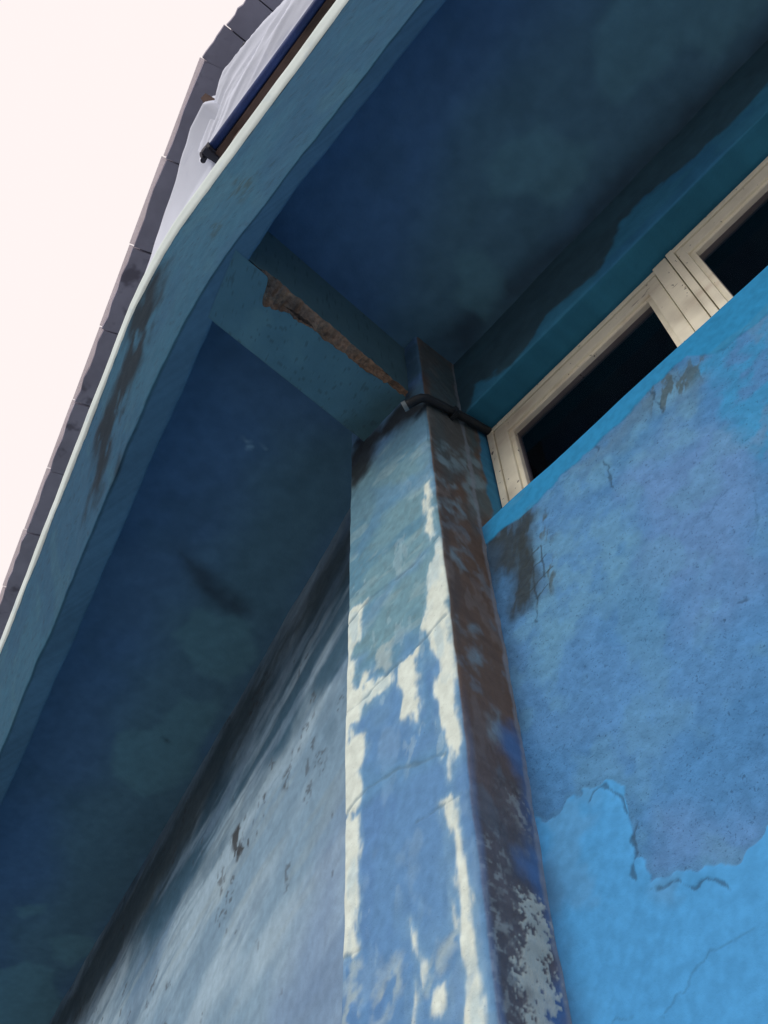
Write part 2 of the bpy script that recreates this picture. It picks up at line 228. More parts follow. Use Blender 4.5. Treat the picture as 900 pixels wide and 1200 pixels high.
# ------------------------------------------------------------------ materials
def surf(name, base, blot=None, rough=0.85, vary=(4, 0.12), bump=(120, 0.3, 0.002), spec=0.25, painted=False, fine=None):
    """matt surface: base colour (or the wear painted on the mesh), a broad mottle, optional blotches (colour, scale, lo, hi, opacity, stretch), fine relief"""
    mt = bpy.data.materials.new(name); mt.use_nodes = True; nt = mt.node_tree; N = nt.nodes; Lk = nt.links.new
    bs = N['Principled BSDF']; bs.inputs['Roughness'].default_value = rough; bs.inputs['Specular IOR Level'].default_value = spec
    tc = N.new('ShaderNodeTexCoord').outputs['Object']
    def noise(scale, detail, stretch=None):
        src = tc
        if stretch:
            mp = N.new('ShaderNodeMapping'); mp.inputs['Scale'].default_value = stretch; Lk(src, mp.inputs[0]); src = mp.outputs[0]
        n = N.new('ShaderNodeTexNoise'); n.inputs['Scale'].default_value = scale; n.inputs['Detail'].default_value = detail; n.inputs['Roughness'].default_value = .65
        Lk(src, n.inputs['Vector']); return n.outputs['Fac']
    def ramp(x, lo, hi, a=0.0, b=1.0):
        n = N.new('ShaderNodeMapRange'); n.interpolation_type = 'SMOOTHSTEP'; Lk(x, n.inputs[0])
        for k, v in enumerate((lo, hi, a, b)): n.inputs[k + 1].default_value = v
        return n.outputs[0]
    hsv = N.new('ShaderNodeHueSaturation')
    if painted:
        at = N.new('ShaderNodeAttribute'); at.attribute_name = 'wear'; Lk(at.outputs['Color'], hsv.inputs['Color'])
    else: hsv.inputs['Color'].default_value = base
    Lk(ramp(noise(vary[0], 3), .3, .7, 1 - vary[1], 1 + vary[1]), hsv.inputs['Value'])
    c = hsv.outputs[0]; gain = None
    for q in (blot or ()):
        mx = N.new('ShaderNodeMix'); mx.data_type = 'RGBA'; mx.inputs[7].default_value = q[0]; Lk(c, mx.inputs[6])
        fac = ramp(noise(q[1], 3, q[5] if len(q) > 5 else None), q[2], q[3], 0, q[4])
        if painted:                              # alpha of the wear: 1 on bare rough plaster, 0 on smooth paint
            mu = N.new('ShaderNodeMath'); mu.operation = 'MULTIPLY'; Lk(fac, mu.inputs[0]); Lk(at.outputs['Alpha'], mu.inputs[1]); fac = mu.outputs[0]
        Lk(fac, mx.inputs[0]); c = mx.outputs[2]
    Lk(c, bs.inputs['Base Color'])
    bp = N.new('ShaderNodeBump'); bp.inputs['Strength'].default_value = bump[1]; bp.inputs['Distance'].default_value = bump[2]
    if painted:
        rs = N.new('ShaderNodeMath'); rs.operation = 'MULTIPLY_ADD'; Lk(at.outputs['Alpha'], rs.inputs[0]); rs.inputs[1].default_value = bump[1] * .75; rs.inputs[2].default_value = bump[1] * .25
        Lk(rs.outputs[0], bp.inputs['Strength'])
    Lk(noise(bump[0], 3), bp.inputs['Height']); Lk(bp.outputs[0], bs.inputs['Normal'])
    return mt

def sst(x, lo, hi):
    t = np.clip((x - lo) / (hi - lo), 0, 1); return t * t * (3 - 2 * t)
class Paint:
    """wear and paint layers of one surface, worked out per vertex from plane coordinates Q (metres)"""
    def __init__(s, Q, base, seed=0):
        s.Q = np.asarray(Q, float); s.n = len(s.Q); s.c = np.tile(np.array(base[:3]), (s.n, 1)); s.seed = seed
        s.Q3 = np.column_stack([s.Q, np.zeros(s.n)])
    def noise(s, scale, o=3, stretch=(1, 1), rot=0.0, k=0):
        c, q = math.cos(rot), math.sin(rot)
        X = (s.Q[:, 0] * c + s.Q[:, 1] * q) * stretch[0] * scale; Y = (-s.Q[:, 0] * q + s.Q[:, 1] * c) * stretch[1] * scale
        n = 0; a = .5
        for j in range(o):                               # each octave turned, so the lattice never lines up
            n = n + a * noise2(X, Y, s.seed * 7 + k + j * 3); a *= .5; X, Y = (1.62 * X + 1.18 * Y, -1.18 * X + 1.62 * Y) if abs(stretch[0] - stretch[1]) < .3 else (2.03 * X + .31, 2.03 * Y + .57)
        n = n / (1 - .5 ** o)
        return np.clip((n - .5) * 1.7 + .5, 0, 1)
    def warped(s, amp, scale, k=0):
        return s.Q + np.column_stack([s.noise(scale, 4, k=k + 50) - .5, s.noise(scale, 4, k=k + 60) - .5]) * 2 * amp
    def sd(s, key, amp=0.0, scale=20, k=0):
        return sdf(s.warped(amp, scale, k) if amp else s.Q, TAB[key])
    def line(s, key, wdt, amp=0.0, scale=30, k=0):
        return ldf(s.warped(amp, scale, k) if amp else s.Q, TAB[key], wdt)
    def put(s, mask, colr, op=1.0):
        mk = np.clip(mask * op, 0, 1)[:, None]; s.c = s.c * (1 - mk) + np.array(colr[:3]) * mk; return s
    def tone(s, n, amt):
        s.c = s.c * (1 + (n - .5) * 2 * amt)[:, None]; return s

M = {}
# light reaching each surface in the photo: paint colour = colour seen / light
KS, KF, KU, KL, KR, KI, KP, KPR, KB, KC = 5.0, 1.0, 2.9, .98, 1.02, 3.7, .95, 2.4, 3.4, 2.9
W1 = (1, 1, 1, 1)
M['painted'] = surf('weathered_paint', W1, vary=(30, .05), bump=(160, .45, .003), rough=.95, spec=.08, painted=True)
M['painted_soft'] = surf('sheltered_paint', W1, vary=(12, .05), bump=(95, .45, .003), rough=.9, spec=.1, painted=True)
M['plaster'] = surf('rough_plaster_paint', W1, [(col(44, 66, 92), 200, .58, .69, .45), (col(40, 60, 84), 75, .67, .74, .5)], vary=(40, .03), bump=(210, .8, .003), rough=.95, spec=.1, painted=True)
M['plaster_soft'] = surf('pilaster_paint', W1, [(col(56, 76, 96), 210, .66, .73, .4)], vary=(35, .06), bump=(170, .45, .003), rough=.95, spec=.1, painted=True)
M['rubble'] = surf('broken_core', W1, vary=(90, .25), bump=(170, .6, .004), painted=True)
M['coping'] = surf('coping_paint', col(222, 226, 244, 1.05), [(col(170, 190, 212), 9, .55, .8, .5)], vary=(5, .06))
M['concrete'] = surf('floor_concrete', col(120, 118, 112))
M['upper'] = surf('upper_paint', col(150, 175, 190))
M['ground'] = surf('street_paving', (0.30, 0.29, 0.28, 1), vary=(.6, .2), bump=(60, .5, .01))
M['timber'] = surf('worn_cream_timber', col(206, 190, 172, 1.5), [(col(176, 154, 136, 1.4), 10, .5, .75, .6, (.3, 1, 1)), (col(44, 36, 34), 52, .66, .71, .85), (col(120, 106, 94, 1.2), 3.5, .5, .75, .5), (col(90, 72, 62), 30, .70, .76, .7, (.25, 1, 1))], vary=(8, .08), bump=(130, .35, .0012), rough=.6)
M['room'] = surf('dark_room', (0.05, 0.048, 0.065, 1))
M['roof'] = surf('roof_board', col(96, 88, 100))
M['tile'] = surf('eave_tile', col(128, 120, 134, 1.5), [(col(88, 80, 92, 1.3), 6, .58, .72, .8)], vary=(4, .12))
M['drip'] = surf('pale_drip_strip', col(235, 225, 228))
nt = M['drip'].node_tree; tl = nt.nodes.new('ShaderNodeBsdfTranslucent'); tl.inputs[0].default_value = (.8, .76, .78, 1); ms = nt.nodes.new('ShaderNodeMixShader'); ms.inputs[0].default_value = .6
nt.links.new(nt.nodes['Principled BSDF'].outputs[0], ms.inputs[1]); nt.links.new(tl.outputs[0], ms.inputs[2]); nt.links.new(ms.outputs[0], nt.nodes['Material Output'].inputs[0])
M['pipe'] = surf('dark_pipe', col(44, 48, 54), vary=(8, .3), rough=.5)
M['pipe_end'] = surf('worn_pipe_end', col(120, 128, 134), vary=(8, .2), rough=.5)
M['blue_rail'] = surf('blue_rail_paint', col(40, 56, 104, 1.2), vary=(8, .2), rough=.5)
M['brown_wood'] = surf('brown_timber', col(84, 66, 62, 1.2), [(col(52, 44, 46), 9, .5, .7, 1, (.2, 1, 1))], vary=(8, .2))
M['dark_metal'] = surf('dark_metal', col(48, 48, 60), vary=(10, .2), rough=.5)
M['cloth'] = surf('white_cloth', col(212, 210, 230, 1.05), [(col(160, 166, 204), 5, .6, .8, .35), (col(150, 156, 190), 14, .6, .8, .3, (.3, 1.5, 1.5))], vary=(4, .04), bump=(260, .2, .001), rough=.95, spec=.1)
def glass_mat():
    mt = bpy.data.materials.new('window_glass'); mt.use_nodes = True; nt = mt.node_tree; N = nt.nodes
    N.remove(N['Principled BSDF']); out = N['Material Output']
    tr = N.new('ShaderNodeBsdfTransparent'); tr.inputs[0].default_value = (.40, .40, .50, 1)
    gl = N.new('ShaderNodeBsdfGlossy'); gl.inputs['Roughness'].default_value = .06; gl.inputs[0].default_value = (.9, .9, .95, 1)
    fz = N.new('ShaderNodeFresnel'); fz.inputs[0].default_value = 1.45
    mxs = N.new('ShaderNodeMixShader'); nt.links.new(fz.outputs[0], mxs.inputs[0]); nt.links.new(tr.outputs[0], mxs.inputs[1]); nt.links.new(gl.outputs[0], mxs.inputs[2]); nt.links.new(mxs.outputs[0], out.inputs[0])
    return mt
M['glass'] = glass_mat()


# ------------------------------------------------------------------ setting: the street
g = 300.0
gv = [(-g, -g, -H0), (g, -g, -H0), (g, g, -H0), (-g, g, -H0)]
gr = add('ground', gv, [(0, 1, 2, 3)], M['ground']); tag(gr, 'pale concrete paving below the building', None, kind='structure')

# ------------------------------------------------------------------ the building
LOC = (-0.99, 1.0, 0.0)
BD = empty('building', LOC, 'weathered blue painted building with overhanging balcony, pilaster and high strip window', 'building')
TH = R(13.5); CT, ST = math.cos(TH), math.sin(TH)
DL = np.array([-CT, ST]); NL = np.array([ST, CT])            # left wing: direction along it, and its inward normal
XL, XR, YF = -1.1506, -0.827, 0.9098                         # pilaster
YW, ZS, ZSILL, ZLIN, YFR = 1.06, 2.8, 1.9147, 2.4665, 1.1473 # wall plane, soffit, sill, lintel, window plane
ZB = 2.496                                                   # underside of beam and slab lip

def path(oR, oL, ts, T=0.28):
    """plan line that follows the right wing (y = oR) then bends round to the left wing (normal offset oL)"""
    C = np.array([(oL - oR * CT) / ST, oR]); out = []
    for t in ts:
        if t >= T: out.append(C + np.array([t, 0]))
        elif t <= -T: out.append(C - t * DL)
        else:
            u = (T - t) / (2 * T); out.append((1-u)**2 * (C + np.array([T, 0])) + 2*u*(1-u) * C + u*u * (C + T * DL))
    return np.array(out)
def sweep(prof, ts, T=0.28):
    """prof: list of (oR, oL, z)"""
    cols = []
    for (a, b, z) in prof:
        p = path(a, b, ts, T); cols.append(np.column_stack([p, np.full(len(p), z)]))
    return np.stack(cols, 1)                                  # [station, profile, 3]
def lerp_prof(pts, ns):
    out = []
    for (a, b), n in zip(zip(pts[:-1], pts[1:]), ns):
        for k in range(n): out.append(tuple(np.array(a) + (np.array(b) - np.array(a)) * k / n))
    out.append(tuple(pts[-1])); return out
def dense(a, b, lo, hi, fine, coarse):
    """coordinates from a to b, fine between lo and hi"""
    r = list(np.arange(a, lo, coarse)) + list(np.arange(lo, hi, fine)) + list(np.arange(hi, b, coarse)) + [b]
    return np.array(r)

# balcony slab: soffit, then the leaning fascia with its lip, then the coping
ts = np.concatenate([np.arange(-9, -5, .25), np.arange(-5, -1.2, .02), np.arange(-1.2, 2.2, .011), np.arange(2.2, 4.3, .15)])
sp = lerp_prof([(0.3175, 0.1021, ZS), (YW + .02, 0.7856 + .02, ZS)], [64])
G = sweep(sp, ts); nu, nv = G.shape[:2]; P = G.reshape(-1, 3)
P[:, 2] += (fbm(P, 2.5, 3) - .5) * 0.012
k = KS
pt = Paint(P[:, :2], col(36, 55, 76, k), 1)
pt.put(sst(pt.noise(2.0, 3, k=1), .35, .75), col(37, 55, 74, k), .8)
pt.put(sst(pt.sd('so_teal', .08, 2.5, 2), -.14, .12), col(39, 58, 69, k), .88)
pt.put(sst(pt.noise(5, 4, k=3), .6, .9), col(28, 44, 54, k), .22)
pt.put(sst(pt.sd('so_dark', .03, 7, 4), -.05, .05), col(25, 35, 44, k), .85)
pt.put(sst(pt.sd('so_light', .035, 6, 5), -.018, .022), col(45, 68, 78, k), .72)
pt.put(sst(pt.line('so_hair', .0025, .008, 20, 31), -.004, .002), col(22, 30, 36, k), .6)
pt.put(sst(pt.sd('so_scuff', .02, 25, 6), -.01, .012) * sst(pt.noise(40, 2, k=7), .4, .6), col(74, 96, 110, k), .5)
pt.tone(pt.noise(34, 4, k=9), .08); pt.tone(pt.noise(7, 4, (.25, 2.5), k=32), .05)
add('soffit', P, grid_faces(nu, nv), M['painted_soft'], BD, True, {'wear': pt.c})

lp = lerp_prof([(0.197, -0.130, 3.304), (0.277, 0.0211, ZB + .006), (0.2785, 0.0245, ZB), (0.3165, 0.0995, ZB), (0.3175, 0.1021, ZB + .004), (0.3175, 0.1021, ZS + .02)], [60, 1, 8, 1, 8])
G = sweep(lp, ts); nu, nv = G.shape[:2]; P = G.reshape(-1, 3)
s_ = P[:, :2] @ DL
along = np.repeat(ts, nv)
face = (np.tile(np.arange(nv), nu) <= 61)
k = KF
pt = Paint(np.column_stack([along, P[:, 2]]), col(48, 86, 110, k), 2)
pt.put(sst(pt.noise(2.2, 3, k=1), .35, .75), col(43, 78, 105, k), .8)
pt.put(sst(pt.noise(9, 4, (1, .35), k=2), .62, .85), col(54, 90, 110, k), .5)
pw = Paint(np.column_stack([s_, P[:, 2]]), (0, 0, 0), 3)
st1 = sst(pw.sd('fl_stain', .06, 9, 3), -.10, .06) * sst(pw.noise(11, 4, (1, .8), k=4), .15, .55)
pt.put(st1 * (s_ > 1.1), col(24, 33, 42, k), .92)
pr_ = Paint(P[:, [0, 2]], (0, 0, 0), 4)
pt.put(sst(pr_.sd('fr_spot', .03, 25, 5), -.02, .02) * sst(pr_.noise(45, 3, k=6), .3, .6), col(46, 64, 70, k), .7)
pt.put(sst(pt.noise(60, 3, (1, .9), k=7), .84, .94), col(34, 50, 60, k), .35)
pt.put(sst(P[:, 2], 3.22, 3.31) * sst(pt.noise(20, 3, k=8), .35, .7), col(40, 66, 80, k), .6)
und = ~face
pt.c[und] = (np.array(col(42, 66, 86, KU)[:3]) * (1 + (pt.noise(3, 3, k=9)[und] - .5)[:, None] * .3))
pt.tone(pt.noise(50, 3, k=10), .07)
P[:, 1] += (fbm(P, 5, 9) - .5) * 0.010 + (fbm(P, 22, 4) - .5) * 0.004; P[:, 2] += (vnoise(P, 6, 5) - .5) * 0.006 * (P[:, 2] > 2.4)
add('fascia', P, grid_faces(nu, nv, True), M['painted'], BD, True, {'wear': pt.c})

cp = [(0.199, -0.126, 3.294), (0.192, -0.136, 3.298), (0.171, -0.152, 3.335), (0.172, -0.151, 3.352), (0.19, -0.14, 3.362), (0.36, 0.03, 3.37), (0.37, 0.04, 3.36), (0.37, 0.04, 3.0)]
G = sweep(lerp_prof(cp, [1, 4, 2, 2, 3, 1, 2]), ts); nu, nv = G.shape[:2]; P = G.reshape(-1, 3)
P[:, 1] += (fbm(P, 7, 12) - .5) * 0.004
add('coping', P, grid_faces(nu, nv, True), M['coping'], BD, True)
G = sweep([(0.36, 0.03, 3.0), (YW, 0.7856, 3.0)], ts[::6]); nu, nv = G.shape[:2]
add('balcony_floor', G.reshape(-1, 3), grid_faces(nu, nv, True), M['concrete'], BD)

# upper storey wall behind the balcony
G = sweep([(YW, 0.7856, 3.0), (YW, 0.7856, 5.4)], ts[::6]); nu, nv = G.shape[:2]
add('upper_wall', G.reshape(-1, 3), grid_faces(nu, nv, True), M['upper'], BD)

# left wing wall
NW = np.array([math.sin(R(13.41)), math.cos(R(13.41))]); DW = np.array([-NW[1], NW[0]])
ss = dense(1.22, 10.0, 1.3, 5.4, 0.011, 0.12); zz = dense(-H0, ZS + .01, 0.5, 2.79, 0.008, 0.15)
SS, ZZ = np.meshgrid(ss, zz, indexing='ij'); SS = SS.ravel(); ZZ = ZZ.ravel()
P = np.column_stack([NW[0] * .7856 + DW[0] * SS, NW[1] * .7856 + DW[1] * SS, ZZ])
k = KL
pt = Paint(np.column_stack([SS, ZZ]), col(126, 150, 172, k), 5)
TL = -.10                                                    # streaks run along the wall, dipping slightly
pt.put(sst(pt.noise(2.0, 4, (.7, 1.9), TL * 2, 1), .36, .76), col(162, 180, 196, k), .75)
pt.put(sst(pt.noise(2.4, 4, (.7, 2.2), TL * 2, 2), .46, .82), col(96, 122, 150, k), .65)
pt.put(sst(pt.noise(5.5, 4, (.3, 3.0), TL, 3), .58, .80), col(146, 156, 160, k), .25)
pt.put(sst(pt.noise(6, 4, (.5, 2.6), TL * 2.5, 4), .56, .84), col(112, 134, 156, k), .5)
pt.put(sst(pt.sd('lw_lav', .12, 4, 5), -.16, .16), col(118, 140, 174, k), .65)
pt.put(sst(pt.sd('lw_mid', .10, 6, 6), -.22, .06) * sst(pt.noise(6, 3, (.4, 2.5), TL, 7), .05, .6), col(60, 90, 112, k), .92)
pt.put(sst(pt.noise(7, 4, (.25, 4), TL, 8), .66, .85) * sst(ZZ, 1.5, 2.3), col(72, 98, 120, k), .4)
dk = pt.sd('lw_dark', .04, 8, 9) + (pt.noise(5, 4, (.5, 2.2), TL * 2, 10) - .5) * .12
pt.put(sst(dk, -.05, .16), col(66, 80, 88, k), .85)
pt.put(sst(pt.sd('lw_blot', .05, 14, 11), -.03, .02) * sst(pt.noise(36, 3, (1, .6), k=12), .45, .62), col(58, 56, 58, k), .9)
pt.put(sst(pt.noise(13, 3, (.8, .7), k=13), .82, .92) * sst(pt.noise(60, 2, k=14), .55, .75), col(74, 74, 78, k), .6)
pt.tone(pt.noise(60, 2, k=16), .07); pt.tone(pt.noise(24, 3, (1, .5), k=17), .05)
P[:, 1] -= (fbm(P, 3, 21) - .5) * 0.015 + (fbm(P, 18, 22) - .5) * 0.005 + (fbm(P, 70, 23, 2) - .5) * .002
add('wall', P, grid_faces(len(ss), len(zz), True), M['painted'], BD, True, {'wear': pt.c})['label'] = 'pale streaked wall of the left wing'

# right wing wall below the window, with its rounded sill edge
xs = dense(XR - .03, 4.0, XR, 0.20, 0.0025, 0.08); zz = dense(-H0, ZSILL - .012, 0.56, 1.89, 0.0025, 0.10)
prof = [(YW, z) for z in zz] + [(YW + .003, ZSILL - .004), (YW + .009, ZSILL), (YW + .03, ZSILL + .002), (YFR + .1, ZSILL + .010)]
A = np.array(prof); XX = np.repeat(xs, len(A)); YZ = np.tile(A, (len(xs), 1))
P = np.column_stack([XX, YZ]); onface = (P[:, 1] < YW + .001)
k = KR
pt = Paint(P[:, [0, 2]], col(80, 131, 182, k), 6)
Z_ = P[:, 2]
pt.put(sst(pt.noise(3.0, 4, k=1), .35, .70), col(90, 137, 187, k), .7)
pt.put(sst(pt.noise(6.5, 4, k=2), .50, .78), col(74, 124, 174, k), .5)
pt.put(sst(pt.sd('rw_lav', .05, 9, 3), -.07, .07), col(106, 140, 188, k), .65)
pt.put(sst(pt.noise(11, 4, (1, .8), k=4), .60, .85), col(100, 148, 182, k), .4)
pt.put(sst(pt.sd('rw_grey', .04, 14, 5), -.04, .04), col(94, 127, 156, k), .75)
pl = sst(pt.sd('rw_pale', .035, 14, 6), -.045, .035)
pt.put(pl * (.35 + .65 * sst(pt.noise(30, 4, k=7), .25, .7)), col(108, 156, 188, k), .6)
br = sst(pt.sd('rw_bright', .04, 14, 8), -.03, .03)
pt.put(br * sst(pt.noise(24, 4, k=9), .12, .55), col(64, 142, 192, k), .9)
paintm = sst(pt.sd('rw_paint', .013, 26, 13), -.0022, .0022)
bandm = sst(pt.sd('rw_band', .010, 22, 14), -.0022, .0022)
coat = np.maximum(paintm, bandm)
pt.c *= .93                                       # bare plaster is duller than the fresh coats
s2 = sst(pt.sd('rw_stain2', .03, 18, 15), -.03, .02) * np.maximum(sst(pt.noise(42, 3, (1.5, .45), -.35, 16), .50, .66), .25 * sst(pt.noise(12, 2, k=17), .3, .7))
pt.put(s2, col(78, 92, 98, k), .85)
s1 = sst(pt.sd('rw_stain', .022, 16, 18), -.035, .015)
pt.put(s1 * (.75 + .25 * sst(pt.noise(30, 4, (1.6, .4), -.25, 19), .25, .6)), col(56, 62, 66, k), .95)
sc = sst(pt.line('rw_scratch', .0016, .004, 40, 42), -.002, .0016)
pt.put(sc, col(52, 60, 66, k), .8)
pt.put(bandm, col(44, 128, 176, k), .95)
pt.put(bandm * sst(pt.noise(16, 4, (.5, 1.6), k=21), .60, .85), col(62, 128, 168, k), .6)
pt.put(paintm, col(76, 146, 201, k), .97)
pt.put(paintm * sst(pt.noise(3.2, 4, k=22), .40, .75), col(92, 158, 206, k), .7)
pt.put(paintm * sst(pt.noise(8, 4, k=23), .66, .86), col(90, 136, 176, k), .45)
rim = sst(pt.sd('rw_paint', .013, 26, 13), -.016, -.004) * (1 - paintm)
pt.put(rim, col(74, 118, 154, k), .4)
ck2 = sst(pt.line('rw_crack2', .0010, .008, 34, 24), -.0024, .0018) * sst(pt.noise(26, 3, k=25), .2, .55)
ck = sst(pt.line('rw_crack', .0016, .006, 44, 26) + (pt.noise(60, 2, k=27) - .5) * .005, -.0022, .002)
pt.put(ck2, col(56, 94, 126, k), .45); pt.put(ck, col(50, 70, 90, k), .65)
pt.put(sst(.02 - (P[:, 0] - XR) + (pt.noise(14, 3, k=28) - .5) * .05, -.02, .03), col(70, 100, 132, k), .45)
pt.tone(pt.noise(85, 2, k=29), .08 ); pt.tone(pt.noise(30, 3, k=30), .05)
rel_ = (fbm(P, 4, 31) - .5) * 0.012 + (1 - coat) * ((fbm(P, 60, 32) - .5) * 0.0055) + coat * 0.0022 - ck * .0015
P[:, 1] -= rel_ * onface
P[:, 2] += (~onface) * (fbm(P * [1, 0, 0], 9, 37) - .5) * 0.006
add('wall', P, grid_faces(len(xs), len(A)), M['plaster'], BD, True, {'wear': np.column_stack([pt.c, 1 - .92 * coat])})['label'] = 'rough blue plaster wall under the window with flaking paint'

# lintel over the window
zz = np.linspace(ZS + .015, ZLIN + .006, 60); xs2 = dense(XR - .03, 4.0, XR, 0.6, 0.006, 0.1)
prof = [(YW, z) for z in zz] + [(YW + .001, ZLIN + .002), (YW + .005, ZLIN)] + [(y, ZLIN) for y in np.linspace(YW + .02, YFR + .09, 8)]
A = np.array(prof); XX = np.repeat(xs2, len(A)); P = np.column_stack([XX, np.tile(A, (len(xs2), 1))])
k = KI
pt = Paint(P[:, [0, 2]], col(31, 47, 56, k), 7)
pt.put(sst(pt.noise(5, 4, (.6, 1.5), k=1), .4, .8), col(34, 54, 64, k), .6)
lpn = pt.sd('li_paint', .014, 12, 2); 
lpm = sst(lpn + (pt.noise(30, 3, k=6) - .5) * .016, -.012, .012)
pt.put(lpm, col(34, 76, 98, k), .88)
pt.put(lpm * sst(pt.noise(7, 4, (.5, 1.5), k=3), .5, .8), col(30, 66, 92, k), .7)
rv = P[:, 1] > YW + .004
pt.c[rv] = np.array(col(27, 66, 84, k * .9)[:3]) * (1 + (pt.noise(6, 3, k=4)[rv] - .5)[:, None] * .3)
pt.tone(pt.noise(40, 3, k=5), .08)
onface = P[:, 1] < YW + .001
P[:, 1] -= (fbm(P, 5, 41) - .5) * 0.008 * onface; P[:, 2] += (vnoise(P * [1, 0, 0], 7, 42) - .5) * .004 * (~onface)
add('lintel', P, grid_faces(len(xs2), len(A), True), M['painted_soft'], BD, True, {'wear': pt.c})

# pilaster: one skin round left side, front and right side, with worn corners
PS = .0032
def pil_profile():
    pts = [(XL, 1.25), (XL, 1.0), (XL, YF + .012), (XL + .003, YF + .004), (XL + .010, YF)]
    pts += [(x, YF) for x in np.arange(XL + .014, XR - .012, PS)]
    pts += [(XR - .010, YF), (XR - .0065, YF + .0008), (XR - .003, YF + .0028), (XR - .001, YF + .006), (XR, YF + .010)]
    pts += [(XR, y) for y in np.arange(YF + .014, YFR + .02, PS)] + [(XR, 1.25)]
    return np.array(pts)
A = pil_profile(); zz = dense(-H0, ZS + .02, 0.62, 2.8, PS, 0.12)
XX = np.repeat(A, len(zz), axis=0); P = np.column_stack([XX, np.tile(zz, len(A))]); Z_ = P[:, 2]
right = P[:, 0] > XR - .0025; front = ~right
k = KP
pt = Paint(P[:, [0, 2]], col(98, 137, 181, k), 8)
pt.put(sst(pt.noise(7, 4, (1, .5), k=1), .42, .72), col(110, 146, 180, k), .55)
pt.put(sst(pt.noise(12, 4, (1, .45), k=2), .52, .80), col(90, 126, 174, k), .5)
pt.put(sst(pt.noise(22, 4, (.8, .5), k=3), .66, .9), col(132, 160, 188, k), .35)
pale = sst(pt.sd('pf_pale', .07, 8, 4), -.08, .06)
pt.put(pale, col(116, 150, 160, k), .85)
pt.put(pale * sst(pt.noise(9, 4, (.45, 1.8), -.12, 5), .50, .78), col(92, 134, 160, k), .75)
pt.put(pale * sst(pt.noise(16, 4, (.5, 1.5), -.1, 6), .62, .82), col(144, 168, 176, k), .6)
pt.put(pale * sst(pt.noise(60, 3, k=7), .62, .85), col(104, 128, 138, k), .4)
pt.put(sst(pt.sd('pf_blue', .02, 14, 8), -.02, .02), col(98, 140, 176, k), .6)
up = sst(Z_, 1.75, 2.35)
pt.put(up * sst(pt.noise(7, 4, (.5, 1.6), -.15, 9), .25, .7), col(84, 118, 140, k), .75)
pt.put(sst(pt.sd('pf_grey', .02, 22, 10), -.02, .012) * sst(pt.noise(38, 3, k=11), .25, .6), col(170, 182, 184, k), .7)
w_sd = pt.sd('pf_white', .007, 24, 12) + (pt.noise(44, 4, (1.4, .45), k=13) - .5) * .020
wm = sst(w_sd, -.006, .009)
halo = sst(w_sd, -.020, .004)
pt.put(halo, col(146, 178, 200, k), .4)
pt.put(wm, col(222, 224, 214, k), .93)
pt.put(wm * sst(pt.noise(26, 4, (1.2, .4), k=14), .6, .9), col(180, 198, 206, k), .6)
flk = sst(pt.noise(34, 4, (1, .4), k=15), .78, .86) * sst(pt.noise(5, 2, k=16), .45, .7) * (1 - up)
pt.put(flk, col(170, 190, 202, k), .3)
jt = pt.line('pf_joint', .0026, .004, 14, 17) + (pt.noise(34, 3, k=18) - .5) * .007
jm = sst(jt, -.0035, .003)
pt.put(jm, col(92, 118, 136, k), .55)
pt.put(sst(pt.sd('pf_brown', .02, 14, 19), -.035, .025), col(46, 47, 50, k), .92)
# the stained right side
kr = KPR
ps = Paint(P[:, [1, 2]], col(74, 61, 55, kr), 9)
ps.put(sst(ps.noise(9, 4, (1, .5), k=1), .42, .75), col(62, 56, 55, kr), .8)
ps.put(sst(ps.noise(24, 4, (1, .5), k=2), .64, .80), col(88, 80, 78, kr), .5)
ps.put(sst(ps.noise(24, 4, (1, .7), k=3), .70, .95), col(84, 96, 106, kr), .4)
lowm = sst(Z_, 1.35, .9)
ps.put(lowm * sst(ps.noise(6, 3, (1, .5), k=4), .35, .7), col(62, 64, 72, kr), .7)
ps.put(sst(ps.sd('pr_teal', .03, 12, 5), -.03, .03) * (.6 + .4 * sst(ps.noise(10, 3, (1, .7), k=6), .2, .8)), col(54, 67, 72, kr), .92)
ps.put(sst(ps.sd('pr_pale', .018, 26, 7), -.022, .014) * sst(ps.noise(34, 3, (1, .7), k=8), .2, .75), col(92, 110, 120, kr), .65)
ps.put(sst(ps.sd('pr_blue', .03, 12, 9), -.03, .03), col(52, 80, 116, kr), .85)
ps.put(sst(ps.sd('pr_jamb', .008, 16, 10), -.006, .006), col(36, 88, 116, kr), .9)
spk = sst(ps.sd('pr_speck', .03, 16, 11), -.04, .03) * sst(ps.noise(120, 2, k=12), .50, .85) * (.3 + .7 * sst(ps.noise(12, 3, k=13), .3, .6))
ps.put(spk, col(108, 113, 114, kr), .6)
pe = sst(ps.sd('pr_peel', .02, 20, 14) + (ps.noise(150, 2, k=15) - .5) * .05, -.008, .008)
ps.put(pe * sst(ps.noise(16, 3, (1, .6), k=16), .12, .4), col(132, 135, 130, kr), .8)
ps.put(sst(.007 - np.abs(P[:, 1] - (YW - .005)) + (ps.noise(20, 3, k=17) - .5) * .010, -.004, .004), col(96, 102, 112, kr), .65)
edge = sst(YF + .020 - P[:, 1] + (ps.noise(9, 3, (1, .5), k=18) - .5) * .02, -.008, .008)
ps.put(edge * lowm, col(84, 110, 146, kr), .35)
pt.c = np.where(right[:, None], ps.c, pt.c)
pt.tone(pt.noise(70, 2, k=21), .07)
n1 = (fbm(P, 3.5, 51) - .5) * .012 + (fbm(P * [1, 1, .6], 24, 52) - .5) * .006 - jm * .0018 + wm * .0012
P[:, 1] -= n1 * (P[:, 1] < YF + .008)
P[:, 0] += ((fbm(P, 3.0, 53) - .5) * .010 + (fbm(P, 20, 54) - .5) * .006 + pe * .001) * (P[:, 0] > XR - .008)
add('pilaster', P, grid_faces(len(A), len(zz)), M['plaster_soft'], BD, True, {'wear': pt.c})

